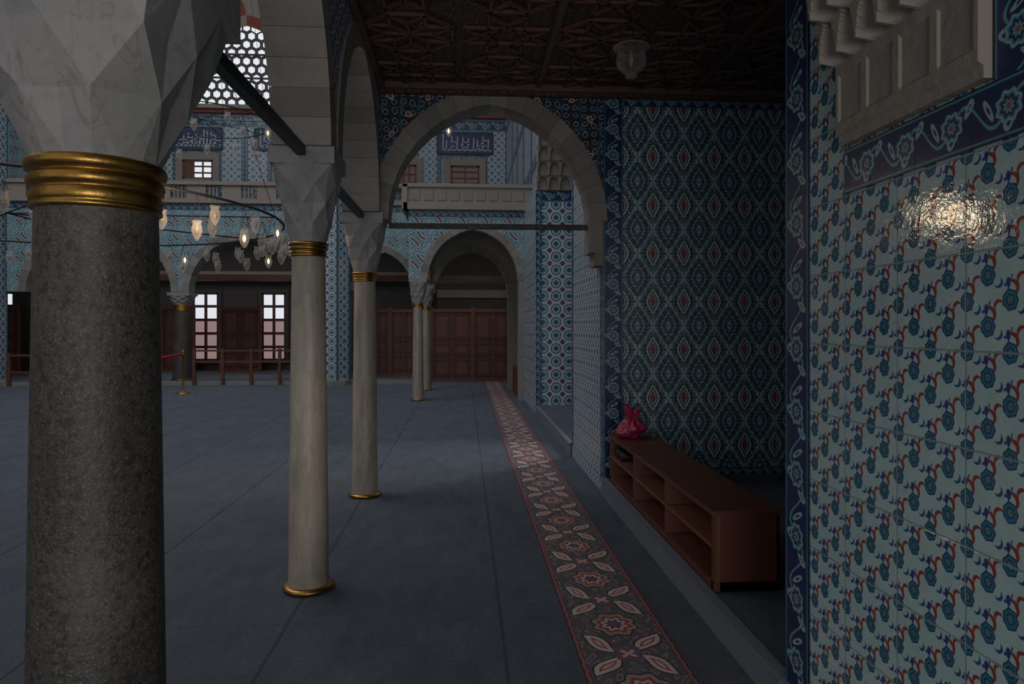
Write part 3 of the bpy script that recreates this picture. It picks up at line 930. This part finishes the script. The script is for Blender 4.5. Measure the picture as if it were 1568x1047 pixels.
for k in range(3): b.box(1.185,1.20,15.65+k*.41,15.99+k*.41,.06,.58,'wood')
b.obj('wooden_side_cabinet')
def stanchion(x,y):
    b=B(); b.lathe([(.16,0),(.16,.015),(.10,.03),(.03,.05),(.022,.08),(.022,.92),(.035,.93),(.035,.96),(.025,.97),(.04,1.0),(.03,1.03),(.0,1.045)],x,y,'gold',18,cap=False)
    return b
xs,ys=Xat(280,16.9),16.9
b=stanchion(xs,ys)
b.tube([(xs-.03-2*k/10,ys-.3*k/10,.95-.14*math.sin(PI*k/10)) for k in range(11)],.03,'cordred',8)
b.obj('rope_stanchion')
b=B(); b.box(-19.3,-19,-4,24,0,15,{'d':'plaster'}); b.obj('wall_left')

# ------------------------------------------------------------------ chandeliers
def chandelier(name,cx,cy,z,R,nl,zt,glow=4,tr=.016):
    b=B(); 
    circ=lambda r,zz,n=72:[(cx+r*math.cos(2*PI*k/n),cy+r*math.sin(2*PI*k/n),zz) for k in range(n+1)]
    b.tube(circ(R,z),tr,'black',6)
    for k in range(8):
        a=2*PI*k/8; b.tube([(cx,cy,z+.02),(cx+R*math.cos(a),cy+R*math.sin(a),z)],tr*.7,'black',5)
        if k%2==0: b.tube([(cx+R*math.cos(a),cy+R*math.sin(a),z),(cx+.2*math.cos(a),cy+.2*math.sin(a),zt)],.004,'black',4)
    prof=[(.012,-.15),(.022,-.14),(.045,-.10),(.060,-.05),(.056,-.01),(.044,.02),(.048,.045),(.060,.065)]
    def lamp(x,y,zz,on,drop):
        b.lathe(prof,x,y,'glass',12,cz=zz-drop,cap=False)
        for s in (-1,1): b.tube([(x+s*.055,y,zz-drop+.06),(x,y,zz)],.003,'black',4)
        b.lathe([(.004,-.085),(.018,-.06),(.022,-.03),(.012,-.005),(.004,.01)],x,y,'bulb' if on else 'frost',8,cz=zz-drop)
    for k in range(nl):
        a=2*PI*k/nl+.03; r=R-(.25 if k%3==1 else 0)
        lamp(cx+r*math.cos(a),cy+r*math.sin(a),z,k%glow==0,.16+.10*(k%3))
    return b.obj(name)
chandelier('ring_chandelier',-5.9,9.3,3.05,3.4,84,13,8)
chandelier('ring_chandelier',-4.9,13.2,5.45,1.2,14,13,7,.010)
chandelier('ring_chandelier',-.9,13.2,5.55,.6,6,13,5,.008)

# ------------------------------------------------------------------ lights
w=bpy.data.worlds.new('dim_sky'); scene.world=w; w.use_nodes=True
bg=w.node_tree.nodes['Background']; bg.inputs[0].default_value=(.95,.97,1.0,1); bg.inputs[1].default_value=.41
def area(name,loc,target,sx,sy,power,col):
    l=bpy.data.lights.new(name,'AREA'); l.shape='RECTANGLE'; l.size=sx; l.size_y=sy; l.energy=power; l.color=col
    o=bpy.data.objects.new(name,l); o.location=loc
    o.rotation_euler=(Vector(target)-Vector(loc)).to_track_quat('-Z','Y').to_euler(); scene.collection.objects.link(o); return o
def spot(name,loc,target,power,size,blend,col,rad=.3):
    l=bpy.data.lights.new(name,'SPOT'); l.energy=power; l.spot_size=math.radians(size); l.spot_blend=blend; l.color=col; l.shadow_soft_size=rad
    o=bpy.data.objects.new(name,l); o.location=loc
    o.rotation_euler=(Vector(target)-Vector(loc)).to_track_quat('-Z','Y').to_euler(); scene.collection.objects.link(o); return o
area('hall_window_light',(-8,9,12.5),(-6,11,0),8,8,460,(.92,.96,1))
area('rear_fill_light',(.3,-3.6,1.3),(.7,5,2.4),2.4,1.8,82,(1,.98,.95))  # added fill behind the camera, lifts ceiling and tile walls; no doorway modelled
area('aisle_end_fill',(.3,18.5,3.7),(.3,19.5,0),1.2,1.2,13,(1,.95,.88))  # added fill under the gallery, brightens the dark end of the aisle
area('far_gallery_fill',(-7,21.6,4.6),(-7,21.8,0),8,1.2,40,(.95,.96,1))  # added fill below the far gallery, lifts the black hall behind the arches
spot('bay_window_light',(3.1,9.9,3.0),(-.3,8.2,0),280,42,1.0,(1,.96,.88),.3)
spot('column_side_fill',(1.1,-.6,1.9),(-.95,4.3,.95),140,18,.9,(1,.93,.84),.15)  # added unseen spot that brightens the right side of the second column
for i,(loc,en) in enumerate((((-2.72,7.35,2.79),20),((-2.78,6.75,2.70),11))):
    pl=bpy.data.lights.new('chandelier_glow_%d'%(i+1),'POINT'); pl.energy=en; pl.color=(1,.70,.42); pl.shadow_soft_size=.09
    po=bpy.data.objects.new('chandelier_glow_%d'%(i+1),pl); po.location=loc; scene.collection.objects.link(po)

cam=bpy.data.cameras.new('camera'); cam.sensor_width=36; cam.lens=1050/1568*36; cam.shift_y=-23.5/1568
cam.clip_start=.05
co=bpy.data.objects.new('camera',cam); co.location=(0,0,1.6); co.rotation_euler=(PI/2,0,-math.atan(73/1050))
scene.collection.objects.link(co); scene.camera=co
